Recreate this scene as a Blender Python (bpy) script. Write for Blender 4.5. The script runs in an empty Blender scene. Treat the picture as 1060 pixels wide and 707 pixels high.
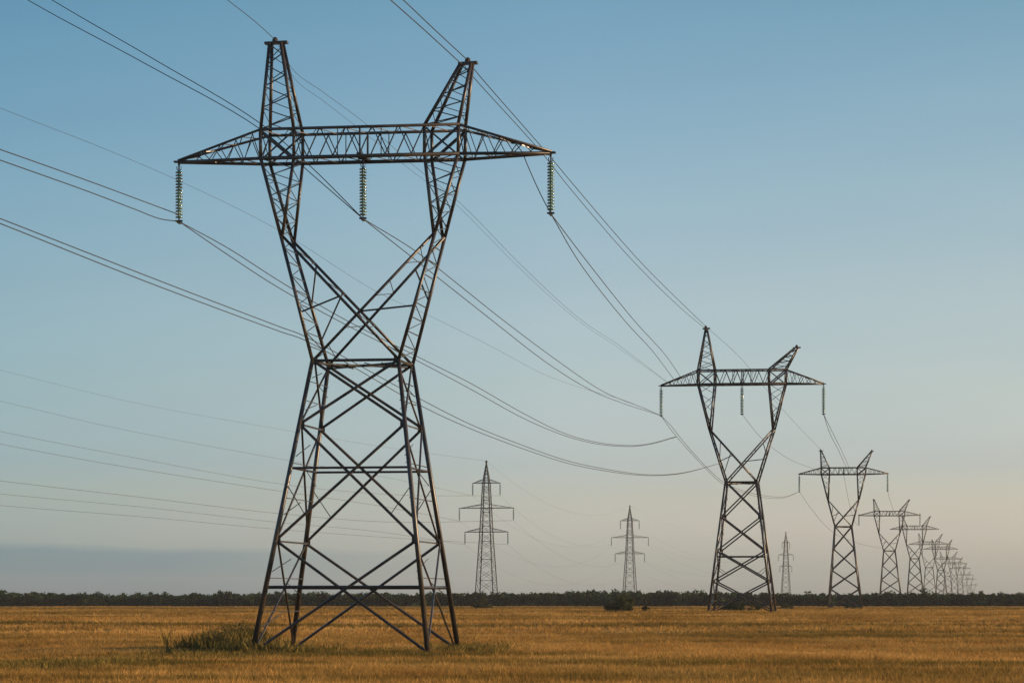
import bpy, bmesh, math, random
import numpy as np
from mathutils import Vector, Matrix

random.seed(7)
rng = np.random.default_rng(11)
SC = bpy.context.scene
COL = SC.collection
R = math.radians

# ------------------------------------------------------------------ camera
EYE = 3.0
cam_d = bpy.data.cameras.new('camera')
cam_d.sensor_width = 36.0
cam_d.lens = 36.0 * 3000 / 1060
cam_d.shift_y = 266.5 / 1060
cam_d.clip_start = 0.5
cam_d.clip_end = 40000
cam = bpy.data.objects.new('camera', cam_d)
cam.location = (0, 0, EYE)
cam.rotation_euler = (R(90), 0, 0)
COL.objects.link(cam)
SC.camera = cam

# ------------------------------------------------------------------ sky, sun, exposure
SUN_EL, SUN_AZ = R(9.0), R(91.0)          # azimuth clockwise from +Y (the way the camera looks)
world = bpy.data.worlds.new('World')
SC.world = world
world.use_nodes = True
wn, wl = world.node_tree.nodes, world.node_tree.links
wn.clear()
w_out = wn.new('ShaderNodeOutputWorld')
w_bg = wn.new('ShaderNodeBackground')
w_bg.inputs['Strength'].default_value = 0.15
sky = wn.new('ShaderNodeTexSky')
sky.sky_type = 'NISHITA'
sky.sun_disc = False
sky.sun_elevation = SUN_EL
sky.sun_rotation = SUN_AZ
sky.altitude = 50
sky.air_density = 1.0
sky.dust_density = 1.2
sky.ozone_density = 1.5
w_tc = wn.new('ShaderNodeTexCoord')
w_sep = wn.new('ShaderNodeSeparateXYZ')
wl.new(w_tc.outputs['Generated'], w_sep.inputs[0])


def w_math(op, a, b=None, clamp=False):
    x = wn.new('ShaderNodeMath')
    x.operation = op
    x.use_clamp = clamp
    for i, v in enumerate((a, b)):
        if v is None:
            continue
        if isinstance(v, (int, float)):
            x.inputs[i].default_value = v
        else:
            wl.new(v, x.inputs[i])
    return x.outputs[0]


def w_ramp(src, stops, gain):
    r = wn.new('ShaderNodeValToRGB')
    e = r.color_ramp.elements
    while len(e) < len(stops):
        e.new(0.5)
    for i, (p_, c_) in enumerate(stops):
        e[i].position = p_
        e[i].color = (c_[0] / gain, c_[1] / gain, c_[2] / gain, 1)
    wl.new(src, r.inputs[0])
    return r.outputs[0]


def w_mul(a, b, gain=1.0, fac=None):
    x = wn.new('ShaderNodeMix')
    x.data_type = 'RGBA'
    x.blend_type = 'MULTIPLY'
    x.clamp_result = False
    x.inputs[0].default_value = 1.0
    if fac is not None:
        wl.new(fac, x.inputs[0])
    wl.new(a, x.inputs[6])
    if isinstance(b, tuple):
        x.inputs[7].default_value = (*b, 1)
    else:
        wl.new(b, x.inputs[7])
    return x.outputs[2]

# the evening air: tint by height above the horizon and by bearing, and a low bank of cloud at the left
SKY_TINT = [(0.0083, (1.184, 1.503, 2.656)), (0.023, (1.235, 1.366, 2.326)), (0.035, (1.171, 1.246, 1.912)), (0.047, (1.051, 1.142, 1.769)), (0.073, (1.077, 1.124, 1.49)), (0.107, (1.04, 1.074, 1.308)), (0.14, (0.958, 1.057, 1.237)), (0.203, (0.696, 0.934, 1.089))]
w_h = w_math('MULTIPLY', w_sep.outputs[2], 2.5, True)
w_u = w_math('ARCTAN2', w_sep.outputs[0], w_sep.outputs[1])
w_az = w_math('ADD', w_math('MULTIPLY', w_u, 1.25), 0.5, True)
w_c = w_mul(sky.outputs[0], w_ramp(w_h, [(z_ * 2.5, c_) for z_, c_ in SKY_TINT], 4.0))
w_c = w_mul(w_c, w_ramp(w_az, [(0.26, (0.675, 0.81, 0.865)), (0.525, (1, 1, 1)), (0.72, (1.05, 1.0, 0.955))], 2.0))
w_nz = wn.new('ShaderNodeTexNoise')
w_nz.inputs['Scale'].default_value = 9.0
w_nz.inputs['Detail'].default_value = 6
w_map = wn.new('ShaderNodeMapping')
w_map.inputs['Scale'].default_value = (1.0, 1.0, 5.0)
wl.new(w_tc.outputs['Generated'], w_map.inputs[0])
wl.new(w_map.outputs[0], w_nz.inputs['Vector'])
w_edge = w_math('SUBTRACT', w_math('ADD', 0.0138, w_math('MULTIPLY', w_nz.outputs['Fac'], 0.0100)), w_sep.outputs[2])
w_bank = w_math('MULTIPLY', w_edge, 400.0, True)
w_side = w_math('MULTIPLY', w_math('SUBTRACT', -0.005, w_u), 9.0, True)
w_c = w_mul(w_c, (0.66, 0.79, 0.90), 1.0, w_math('MULTIPLY', w_bank, w_side))
# faint streaks of high thin cloud
w_n2 = wn.new('ShaderNodeTexNoise')
w_n2.inputs['Scale'].default_value = 5.0
w_n2.inputs['Detail'].default_value = 7
w_m2 = wn.new('ShaderNodeMapping')
w_m2.inputs['Scale'].default_value = (1.0, 1.0, 7.0)
w_m2.inputs['Rotation'].default_value = (0.0, 0.12, 0.0)
wl.new(w_tc.outputs['Generated'], w_m2.inputs[0])
wl.new(w_m2.outputs[0], w_n2.inputs['Vector'])
w_c = w_mul(w_c, w_ramp(w_n2.outputs['Fac'], [(0.30, (0.965, 0.975, 0.985)), (0.70, (1.035, 1.022, 1.01))], 2.0), 1.0)
w_gain = wn.new('ShaderNodeVectorMath')
w_gain.operation = 'SCALE'
w_gain.inputs['Scale'].default_value = 16.0
wl.new(w_c, w_gain.inputs[0])
wl.new(w_gain.outputs[0], w_bg.inputs[0])
wl.new(w_bg.outputs[0], w_out.inputs[0])

sun_d = bpy.data.lights.new('sun', 'SUN')
sun_d.energy = 5.0
sun_d.angle = R(0.5)
sun_d.color = (1.0, 0.66, 0.37)
sun = bpy.data.objects.new('sun', sun_d)
sdir = Vector((math.sin(SUN_AZ) * math.cos(SUN_EL), math.cos(SUN_AZ) * math.cos(SUN_EL), math.sin(SUN_EL)))
sun.rotation_euler = (-sdir).to_track_quat('-Z', 'Y').to_euler()
sun.location = (300, 50, 120)
COL.objects.link(sun)

vs = SC.view_settings
vs.view_transform = 'Standard'
vs.look = 'None'
vs.gamma = 1
vs.use_curve_mapping = False
vs.exposure = 0.2

# ------------------------------------------------------------------ materials
def mat(name, col, rough=0.6, metal=0.0, var=None, scale=3.0, spec=0.5, coords='Object', vary=0.0):
    m = bpy.data.materials.new(name)
    m.use_nodes = True
    n, l = m.node_tree.nodes, m.node_tree.links
    b = n['Principled BSDF']
    b.inputs['Roughness'].default_value = rough
    b.inputs['Metallic'].default_value = metal
    b.inputs['Specular IOR Level'].default_value = spec
    if var is None:
        b.inputs['Base Color'].default_value = (*col, 1)
    else:
        tc = n.new('ShaderNodeTexCoord')
        nz = n.new('ShaderNodeTexNoise')
        nz.inputs['Scale'].default_value = scale
        nz.inputs['Detail'].default_value = 5
        cr = n.new('ShaderNodeValToRGB')
        cr.color_ramp.elements[0].position = 0.35
        cr.color_ramp.elements[1].position = 0.68
        cr.color_ramp.elements[0].color = (*col, 1)
        cr.color_ramp.elements[1].color = (*var, 1)
        l.new(tc.outputs[coords], nz.inputs['Vector'])
        l.new(nz.outputs['Fac'], cr.inputs[0])
        if vary:
            # every member left the galvaniser with its own tone
            oi = n.new('ShaderNodeObjectInfo')
            mr = n.new('ShaderNodeMapRange')
            mr.inputs['To Min'].default_value = 1 - vary
            mr.inputs['To Max'].default_value = 1 + vary
            hs = n.new('ShaderNodeHueSaturation')
            l.new(oi.outputs['Random'], mr.inputs['Value'])
            l.new(mr.outputs[0], hs.inputs['Value'])
            l.new(cr.outputs[0], hs.inputs['Color'])
            l.new(hs.outputs[0], b.inputs['Base Color'])
        else:
            l.new(cr.outputs[0], b.inputs['Base Color'])
    return m

M_STEEL = mat('weathered_steel', (0.015, 0.013, 0.011), 0.36, 0.0, (0.050, 0.037, 0.028), 0.9, spec=0.55, vary=0.6)
M_STEEL_FAR = mat('galvanised_steel', (0.035, 0.035, 0.034), 0.6, 0.0, (0.06, 0.057, 0.054), 0.5)
M_FIT = mat('fitting_steel', (0.05, 0.048, 0.045), 0.5, 0.6)
M_WIRE = mat('aluminium_conductor', (0.045, 0.04, 0.037), 0.55, 0.5)
M_GLASS = mat('green_insulator_glass', (0.07, 0.17, 0.10), 0.18, 0.0, (0.13, 0.26, 0.17), 6.0)
M_GLASS.node_tree.nodes['Principled BSDF'].inputs['Transmission Weight'].default_value = 0.25
M_WOOD = mat('branch_bark', (0.07, 0.05, 0.035), 0.9, 0, (0.11, 0.085, 0.06), 8)

# ------------------------------------------------------------------ helpers
class MB:
    """collects verts and faces; build() links them as one mesh object"""
    def __init__(s):
        s.v, s.f = [], []

    def add(s, vs_, fs_):
        o = len(s.v)
        s.v += [tuple(p) for p in vs_]
        s.f += [tuple(i + o for i in f) for f in fs_]

    def angle(s, p, q, w, t, d1, d2, over=0.0):
        """L-section bar from p to q, flanges of width w along d1 and d2"""
        p, q = Vector(p), Vector(q)
        a = q - p
        if a.length < 1e-6:
            return
        a.normalize()
        p = p - a * over
        q = q + a * over
        d1 = Vector(d1)
        d1 = (d1 - a * d1.dot(a)).normalized()
        d2 = Vector(d2)
        d2 = d2 - a * d2.dot(a)
        d2 = (d2 - d1 * d2.dot(d1))
        if d2.length < 1e-6:
            d2 = a.cross(d1)
        d2.normalize()
        sec = [(0, 0), (w, 0), (w, t), (t, t), (t, w), (0, w)]
        vv = [p + d1 * x + d2 * y for x, y in sec] + [q + d1 * x + d2 * y for x, y in sec]
        ff = [(i, (i + 1) % 6, 6 + (i + 1) % 6, 6 + i) for i in range(6)]
        ff += [(0, 1, 2, 3), (0, 3, 4, 5), (9, 8, 7, 6), (11, 10, 9, 6)]
        if a.dot(d1.cross(d2)) > 0:
            ff = [f[::-1] for f in ff]
        s.add(vv, [f[::-1] for f in ff])

    def bar(s, p, q, w, h, n=(0, 1, 0)):
        p, q = Vector(p), Vector(q)
        a = (q - p)
        if a.length < 1e-6:
            return
        a.normalize()
        n = Vector(n)
        n = n - a * n.dot(a)
        if n.length < 1e-4:
            n = a.orthogonal()
        n.normalize()
        b = a.cross(n)
        c = [(-w / 2, -h / 2), (w / 2, -h / 2), (w / 2, h / 2), (-w / 2, h / 2)]
        vv = [p + b * x + n * y for x, y in c] + [q + b * x + n * y for x, y in c]
        s.add(vv, [(0, 1, 5, 4), (1, 2, 6, 5), (2, 3, 7, 6), (3, 0, 4, 7), (3, 2, 1, 0), (4, 5, 6, 7)])

    def tube(s, pts, r, n=5, cap=True):
        pts = [Vector(p) for p in pts]
        rr = r if hasattr(r, '__len__') else [r] * len(pts)
        vv, ff = [], []
        for i, p in enumerate(pts):
            a = (pts[min(i + 1, len(pts) - 1)] - pts[max(i - 1, 0)]).normalized()
            ref = Vector((0, 0, 1)) if abs(a.z) < 0.9 else Vector((1, 0, 0))
            b = a.cross(ref).normalized()
            c = b.cross(a)
            for k in range(n):
                t = 2 * math.pi * k / n
                vv.append(p + (b * math.cos(t) + c * math.sin(t)) * rr[i])
        for i in range(len(pts) - 1):
            for k in range(n):
                ff.append((i * n + k, i * n + (k + 1) % n, (i + 1) * n + (k + 1) % n, (i + 1) * n + k))
        if cap:
            ff.append(tuple(range(n))[::-1])
            ff.append(tuple((len(pts) - 1) * n + k for k in range(n)))
        s.add(vv, ff)

    def pipe(s, p, q, d, over=0.0, n=8):
        p, q = Vector(p), Vector(q)
        if (q - p).length < 1e-6:
            return
        a = (q - p).normalized() * over
        s.tube([p - a, q + a], d / 2, n)

    def lathe(s, c, prof, n=12):
        """profile of (radius, z) about the vertical axis through c"""
        vv, ff = [], []
        for r, z in prof:
            for k in range(n):
                t = 2 * math.pi * k / n
                vv.append((c[0] + r * math.cos(t), c[1] + r * math.sin(t), c[2] + z))
        for i in range(len(prof) - 1):
            for k in range(n):
                ff.append((i * n + k, i * n + (k + 1) % n, (i + 1) * n + (k + 1) % n, (i + 1) * n + k))
        s.add(vv, ff)

    def build(s, name, m, parent=None, smooth=False):
        me = bpy.data.meshes.new(name)
        me.from_pydata(s.v, [], s.f)
        me.materials.append(m)
        if smooth:
            me.polygons.foreach_set('use_smooth', [True] * len(me.polygons))
        me.update()
        o = bpy.data.objects.new(name, me)
        COL.objects.link(o)
        if parent:
            o.parent = parent
        return o


def tag(o, label=None, cat=None, group=None, kind=None):
    for k, v in (('label', label), ('category', cat), ('group', group), ('kind', kind)):
        if v:
            o[k] = v
    return o


def empty(name, loc, rz=0.0):
    o = bpy.data.objects.new(name, None)
    o.location = loc
    o.rotation_euler = (0, 0, rz)
    COL.objects.link(o)
    return o


def copy_tree(o, parent=None):
    c = o.copy()
    COL.objects.link(c)
    c.parent = parent
    for ch in list(o.children):
        copy_tree(ch, c)
    return c


def at(px, py, Y):
    """pixel of the photograph at distance Y -> point of the place"""
    return Vector(((px - 530) / 3000 * Y, Y, EYE + (620 - py) / 3000 * Y))


# gentle swells of the field
_LY = np.array([-200, 0, 120, 172, 183, 250, 300, 355, 420, 607, 800, 900, 1600, 12000.])
_LZ = np.array([0, 0, -0.1, -0.42, -0.22, 0.62, 1.08, 1.34, 1.25, 1.0, 0.87, 0.8, 0.5, 0.0])
def lift(Y):
    d = np.maximum(6.0, np.abs(np.asarray(Y, float)) * 0.06)
    return sum(np.interp(Y + k * d, _LY, _LZ) for k in (-1.5, -1, -.5, 0, .5, 1, 1.5)) / 7


def ground_z(X, Y):
    X, Y = np.asarray(X, float), np.asarray(Y, float)
    return lift(Y) + 0.06 * np.sin(X * 0.11 + Y * 0.05) * np.clip(Y / 300, 0, 1)

# ------------------------------------------------------------------ the field
def ground_material(blades=False):
    m = bpy.data.materials.new('dry_grass_blades' if blades else 'field_soil_and_straw')
    m.use_nodes = True
    n, l = m.node_tree.nodes, m.node_tree.links
    b = n['Principled BSDF']
    b.inputs['Roughness'].default_value = 0.9 if not blades else 0.75
    b.inputs['Specular IOR Level'].default_value = 0.15
    geo = n.new('ShaderNodeNewGeometry')
    sep = n.new('ShaderNodeSeparateXYZ')
    l.new(geo.outputs['Position'], sep.inputs[0])
    flat = n.new('ShaderNodeCombineXYZ')
    l.new(sep.outputs[0], flat.inputs[0]); l.new(sep.outputs[1], flat.inputs[1])

    def noise(sx, sy, scale, detail=4, off=(0, 0, 0)):
        mp = n.new('ShaderNodeMapping')
        mp.inputs['Scale'].default_value = (sx, sy, 1)
        mp.inputs['Location'].default_value = off
        l.new(flat.outputs[0], mp.inputs[0])
        z = n.new('ShaderNodeTexNoise')
        z.inputs['Scale'].default_value = scale
        z.inputs['Detail'].default_value = detail
        l.new(mp.outputs[0], z.inputs['Vector'])
        return z.outputs['Fac']

    def ramp(src, stops):
        r = n.new('ShaderNodeValToRGB')
        e = r.color_ramp.elements
        while len(e) < len(stops):
            e.new(0.5)
        for i, (p, c) in enumerate(stops):
            e[i].position = p
            e[i].color = (*c, 1) if len(c) == 3 else c
        l.new(src, r.inputs[0])
        return r.outputs[0]

    def mixc(f, a, c):
        x = n.new('ShaderNodeMix')
        x.data_type = 'RGBA'
        if isinstance(f, float):
            x.inputs[0].default_value = f
        else:
            l.new(f, x.inputs[0])
        for s_, v in ((6, a), (7, c)):
            if isinstance(v, tuple):
                x.inputs[s_].default_value = (*v, 1)
            else:
                l.new(v, x.inputs[s_])
        return x.outputs[2]

    def math_(op, a, c=None, c2=None):
        x = n.new('ShaderNodeMath')
        x.operation = op
        for i, v in enumerate((a, c, c2)):
            if v is None:
                continue
            if isinstance(v, (int, float)):
                x.inputs[i].default_value = v
            else:
                l.new(v, x.inputs[i])
        return x.outputs[0]

    gold = ramp(noise(1, 0.5, 0.10, 6), [(0.30, (0.27, 0.138, 0.030)), (0.50, (0.44, 0.246, 0.064)), (0.72, (0.60, 0.360, 0.110))])
    green = ramp(noise(1, 1, 0.35, 5, (40, 9, 0)), [(0.3, (0.070, 0.058, 0.008)), (0.7, (0.160, 0.108, 0.016))])
    # patches of greener growth, drawn out along the rows
    g1 = ramp(noise(0.35, 1.0, 0.055, 5, (3, 31, 0)), [(0.47, (0, 0, 0)), (0.63, (1, 1, 1))])
    g2 = ramp(noise(0.10, 1.0, 0.09, 3, (17, 5, 0)), [(0.48, (0, 0, 0)), (0.62, (1, 1, 1))])
    # green growth about the foot of the near tower and in the left foreground
    def blob(cx, cy, rx, ry, amp=1.0):
        dx = math_('MULTIPLY', math_('SUBTRACT', sep.outputs[0], cx), 1 / rx)
        dy = math_('MULTIPLY', math_('SUBTRACT', sep.outputs[1], cy), 1 / ry)
        d = math_('ADD', math_('MULTIPLY', dx, dx), math_('MULTIPLY', dy, dy))
        return math_('MULTIPLY', math_('EXPONENT', math_('MULTIPLY', d, -1.0)), amp)
    foot = math_('ADD', blob(-9, 167, 11, 9, 1.9), blob(-20, 138, 6.5, 11, 2.0))
    foot = math_('ADD', foot, blob(-3, 150, 3.5, 6, 0.5))
    strip = math_('MULTIPLY', blob(-58, 262, 32, 5.0, 1.3), 1.3)
    strip2 = math_('MULTIPLY', blob(-75, 335, 45, 12.0), 1.1)
    far = math_('ADD', blob(60, 580, 900, 110, 0.9), blob(20, 135, 16, 8, 0.8))
    f = math_('ADD', math_('MULTIPLY', g1, 0.6), math_('MULTIPLY', g2, 0.5))
    fb = math_('ADD', math_('ADD', foot, strip), math_('ADD', strip2, far))
    nb = math_('MAXIMUM', math_('MULTIPLY', math_('SUBTRACT', noise(1, 0.7, 0.22, 6, (7, 2, 0)), 0.30), 3.2), 0.0)
    f = math_('MINIMUM', math_('ADD', f, math_('MULTIPLY', fb, nb)), 0.92)
    colr = mixc(f, gold, green)
    if blades:
        at_ = n.new('ShaderNodeAttribute')
        at_.attribute_name = 'shade'
        hsv = n.new('ShaderNodeHueSaturation')
        l.new(colr, hsv.inputs['Color'])
        l.new(math_('ADD', math_('MULTIPLY', at_.outputs['Fac'], 0.5), 0.75), hsv.inputs['Value'])
        colr = hsv.outputs[0]
        l.new(colr, b.inputs['Base Color'])
        tr = n.new('ShaderNodeBsdfTranslucent')
        l.new(colr, tr.inputs[0])
        mx = n.new('ShaderNodeMixShader')
        mx.inputs[0].default_value = 0.4
        l.new(b.outputs[0], mx.inputs[1]); l.new(tr.outputs[0], mx.inputs[2])
        l.new(mx.outputs[0], n['Material Output'].inputs[0])
    else:
        l.new(colr, b.inputs['Base Color'])
        bp = n.new('ShaderNodeBump')
        bp.inputs['Strength'].default_value = 0.8
        bp.inputs['Distance'].default_value = 0.3
        l.new(noise(1, 1, 2.0, 8), bp.inputs['Height'])
        l.new(bp.outputs[0], b.inputs['Normal'])
    return m


def build_ground():
    ys = np.concatenate([np.linspace(-60, 90, 12), np.linspace(95, 460, 150), np.linspace(480, 1000, 40), np.geomspace(1050, 6000, 12)])
    xs = np.concatenate([-np.geomspace(6000, 140, 14), np.linspace(-130, 190, 81), np.geomspace(200, 6000, 14)])
    X, Y = np.meshgrid(xs, ys)
    Z = ground_z(X, Y)
    v = np.stack([X, Y, Z], -1).reshape(-1, 3)
    nx = len(xs)
    f = [(j * nx + i, j * nx + i + 1, (j + 1) * nx + i + 1, (j + 1) * nx + i) for j in range(len(ys) - 1) for i in range(nx - 1)]
    b = MB()
    b.v, b.f = [tuple(p) for p in v], f
    o = b.build('ground', ground_material(), smooth=True)
    tag(o, kind='structure')

build_ground()


def quick_mesh(name, V, F, m, shade=None):
    """V (n,3), F (k,3 or 4) arrays -> object"""
    k = F.shape[1]
    me = bpy.data.meshes.new(name)
    me.vertices.add(len(V))
    me.vertices.foreach_set('co', V.astype(np.float32).ravel())
    me.loops.add(F.size)
    me.loops.foreach_set('vertex_index', F.astype(np.int32).ravel())
    me.polygons.add(len(F))
    me.polygons.foreach_set('loop_start', np.arange(0, F.size, k, dtype=np.int32))
    me.update(calc_edges=True)
    me.materials.append(m)
    if shade is not None:
        a = me.attributes.new('shade', 'FLOAT', 'POINT')
        a.data.foreach_set('value', shade.astype(np.float32))
    o = bpy.data.objects.new(name, me)
    COL.objects.link(o)
    return o


def grass_band(y0, y1, dens, nb, h0, h1, w):
    """tufts of thin leaning blades between distances y0 and y1"""
    half = lambda y: 0.205 * y + 4
    area = (half(y0) + half(y1)) * (y1 - y0)
    n = int(area * dens)
    Y = rng.uniform(y0, y1, n * 2)
    keep = rng.uniform(0, 1, n * 2) < half(Y) / half(y1)
    Y = Y[keep][:n]
    n = len(Y)
    X = rng.uniform(-1, 1, n) * half(Y)
    # clumpy growth
    cl = 0.5 + 0.5 * np.sin(X * 0.9 + 2.1 * np.sin(Y * 0.23)) * np.sin(Y * 0.7 + 1.7 * np.sin(X * 0.31))
    H = rng.uniform(h0, h1, n) * (0.65 + 0.6 * cl) * rng.uniform(0.75, 1.25, n)
    sh_t = np.clip(rng.normal(0.5, 0.2, n), 0, 1)
    N = n * nb
    px = np.repeat(X, nb) + rng.normal(0, 0.12, N)
    py = np.repeat(Y, nb) + rng.normal(0, 0.12, N)
    pz = ground_z(px, py) - 0.03
    h = np.repeat(H, nb) * rng.uniform(0.6, 1.1, N)
    la = rng.uniform(0, 2 * np.pi, N)
    lean = h * rng.uniform(0.05, 0.5, N)
    wa = rng.uniform(0, 2 * np.pi, N)
    ww = w * rng.uniform(0.6, 1.4, N)
    V = np.zeros((N, 4, 3))
    V[:, 0] = np.stack([px - np.cos(wa) * ww, py - np.sin(wa) * ww, pz], -1)
    V[:, 1] = np.stack([px + np.cos(wa) * ww, py + np.sin(wa) * ww, pz], -1)
    V[:, 2] = np.stack([px + np.cos(la) * lean * .4 + np.cos(wa) * ww * .8, py + np.sin(la) * lean * .4 + np.sin(wa) * ww * .8, pz + h * .6], -1)
    V[:, 3] = np.stack([px + np.cos(la) * lean, py + np.sin(la) * lean, pz + h], -1)
    base = np.arange(N)[:, None] * 4
    F = np.concatenate([base + np.array([0, 1, 2]), base + np.array([0, 2, 3])], 0)
    sh = np.repeat(np.clip(np.repeat(sh_t, nb) + rng.normal(0, .15, N), 0, 1), 4)
    return V.reshape(-1, 3), F, sh


def build_grass():
    Vs, Fs, Ss, off = [], [], [], 0
    for args in ((88, 140, 30, 7, 0.18, 0.34, 0.006), (140, 220, 15, 7, 0.18, 0.34, 0.010),
                 (220, 420, 2.6, 7, 0.22, 0.36, 0.030), (420, 798, 0.5, 7, 0.22, 0.34, 0.07)):
        V, F, S = grass_band(*args)
        Vs.append(V); Fs.append(F + off); Ss.append(S)
        off += len(V)
    o = quick_mesh('dry_grass', np.concatenate(Vs), np.concatenate(Fs), ground_material(True), np.concatenate(Ss))
    tag(o, 'dry golden grass with greener patches covering the flat field', 'grass', kind='stuff')

build_grass()

# ------------------------------------------------------------------ haze
def build_haze():
    b = MB()
    x, y0, y1, z0, z1 = 6100, -160, 6100, -1.2, 48.0
    b.add([(-x, y0, z0), (x, y0, z0), (x, y1, z0), (-x, y1, z0), (-x, y0, z1), (x, y0, z1), (x, y1, z1), (-x, y1, z1)],
          [(3, 2, 1, 0), (4, 5, 6, 7), (0, 1, 5, 4), (1, 2, 6, 5), (2, 3, 7, 6), (3, 0, 4, 7)])
    m = bpy.data.materials.new('haze_air')
    m.use_nodes = True
    n, l = m.node_tree.nodes, m.node_tree.links
    n.remove(n['Principled BSDF'])
    v = n.new('ShaderNodeVolumePrincipled')
    v.inputs['Color'].default_value = (0.90, 0.92, 0.95, 1)
    v.inputs['Density'].default_value = HAZE
    v.inputs['Anisotropy'].default_value = 0.0
    l.new(v.outputs[0], n['Material Output'].inputs['Volume'])
    tag(b.build('haze', m), kind='stuff')

HAZE = 0.00006
build_haze()

# ------------------------------------------------------------------ foliage
def leaf_material(name, c0, c1, scale):
    m = bpy.data.materials.new(name)
    m.use_nodes = True
    n, l = m.node_tree.nodes, m.node_tree.links
    b = n['Principled BSDF']
    b.inputs['Roughness'].default_value = 0.7
    b.inputs['Specular IOR Level'].default_value = 0.2
    a = n.new('ShaderNodeAttribute'); a.attribute_name = 'shade'
    cr = n.new('ShaderNodeValToRGB')
    cr.color_ramp.elements[0].color = (*c0, 1)
    cr.color_ramp.elements[1].color = (*c1, 1)
    l.new(a.outputs['Fac'], cr.inputs[0])
    l.new(cr.outputs[0], b.inputs['Base Color'])
    tr = n.new('ShaderNodeBsdfTranslucent')
    l.new(cr.outputs[0], tr.inputs[0])
    mx = n.new('ShaderNodeMixShader'); mx.inputs[0].default_value = 0.25
    l.new(b.outputs[0], mx.inputs[1]); l.new(tr.outputs[0], mx.inputs[2])
    l.new(mx.outputs[0], n['Material Output'].inputs[0])
    return m

M_WOODS = leaf_material('woods_leaves', (0.006, 0.019, 0.005), (0.028, 0.054, 0.010), 1)
M_SHRUB = leaf_material('shrub_leaves', (0.050, 0.052, 0.012), (0.150, 0.125, 0.030), 1)
M_SHRUB_D = leaf_material('dark_shrub_leaves', (0.030, 0.038, 0.013), (0.080, 0.082, 0.028), 1)


def leaf_cloud(centers, radii, per, size, zsq=0.8, tone=None):
    """leaf quads filling lumpy blobs; returns V, F, shade"""
    n = len(centers)
    N = n * per
    c = np.repeat(centers, per, 0)
    r = np.repeat(radii, per, 0)
    d = rng.normal(size=(N, 3))
    d /= np.linalg.norm(d, axis=1)[:, None]
    rad = rng.uniform(0, 1, N) ** 0.45
    p = c + d * (r * rad)[:, None] * np.array([1, 1, zsq])
    a = rng.normal(size=(N, 3)); a /= np.linalg.norm(a, axis=1)[:, None]
    t = rng.normal(size=(N, 3))
    b = np.cross(a, t); b /= np.linalg.norm(b, axis=1)[:, None]
    s = size * rng.uniform(0.55, 1.3, N)[:, None]
    V = np.stack([p - a * s, p - b * s * .55, p + a * s, p + b * s * .55], 1).reshape(-1, 3)
    F = np.arange(N * 4).reshape(-1, 4)
    sh = np.clip(np.repeat(rng.normal(0.5, 0.25, n) if tone is None else tone + rng.normal(0, .12, n), per) * .7 + rng.uniform(0, .4, N), 0, 1)
    return V, F, np.repeat(sh, 4)


def build_woods():
    C, Rr, Tn = [], [], []
    n = 1700
    for i in range(n):
        Y = 800 + 50 * rng.uniform() ** 1.5
        X = rng.uniform(-0.23, 0.23) * Y
        g = float(ground_z(X, Y))
        top = 2.95 + 0.45 * math.sin(X * 0.045) * math.sin(X * 0.017 + 1) + rng.normal(0, 0.35)
        if rng.uniform() < 0.06:
            top += rng.uniform(0.3, 0.9)
        tone = rng.normal(0.45, 0.28)
        if X > 135:
            top -= 0.2
        for k in range(5):
            r = rng.uniform(0.7, 1.5)
            C.append((X + rng.normal(0, 1.3), Y + rng.normal(0, 1.3), g + max(0.4, rng.uniform(0.15, 1.0) * top + 0.7 - r * 0.6)))
            Rr.append(r)
            Tn.append(tone)
    V, F, S = leaf_cloud(np.array(C), np.array(Rr), 46, 0.36, tone=np.array(Tn))
    o = quick_mesh('distant_woods', V, F, M_WOODS, S)
    tag(o, 'long low band of dark green trees along the horizon', 'woods', kind='stuff')

build_woods()


def shrub(px, py, Y, w, h, m, label, per=150, leaf=0.09, n=26, group='shrubs on the field'):
    X = (px - 530) / 3000 * Y
    g = float(ground_z(X, Y))
    root = empty('shrub', (X, Y, g))
    tag(root, label, 'shrub', group)
    C, Rr = [], []
    st = MB()
    for i in range(n):
        t = rng.uniform(0, 2 * math.pi); q = rng.uniform(0, 1) ** .6
        x, y = math.cos(t) * q * w * .5, math.sin(t) * q * w * .4
        z = h * rng.uniform(0.12, 1.0) * (1 - 0.65 * q * q)
        r = rng.uniform(0.12, 0.24) * min(w, h * 1.4)
        C.append((x, y, max(z - r * .4, r * .4))); Rr.append(r)
        if i % 2 == 0:
            st.tube([(x * .15, y * .15, -.05), (x * .5, y * .5, z * .55), (x, y, z)], [.035, .025, .008], 5)
    V, F, S = leaf_cloud(np.array(C), np.array(Rr), per, leaf)
    o = quick_mesh('foliage', V, F, m, S)
    o.parent = root
    st.build('stem', M_WOOD, root)
    return root

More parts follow.
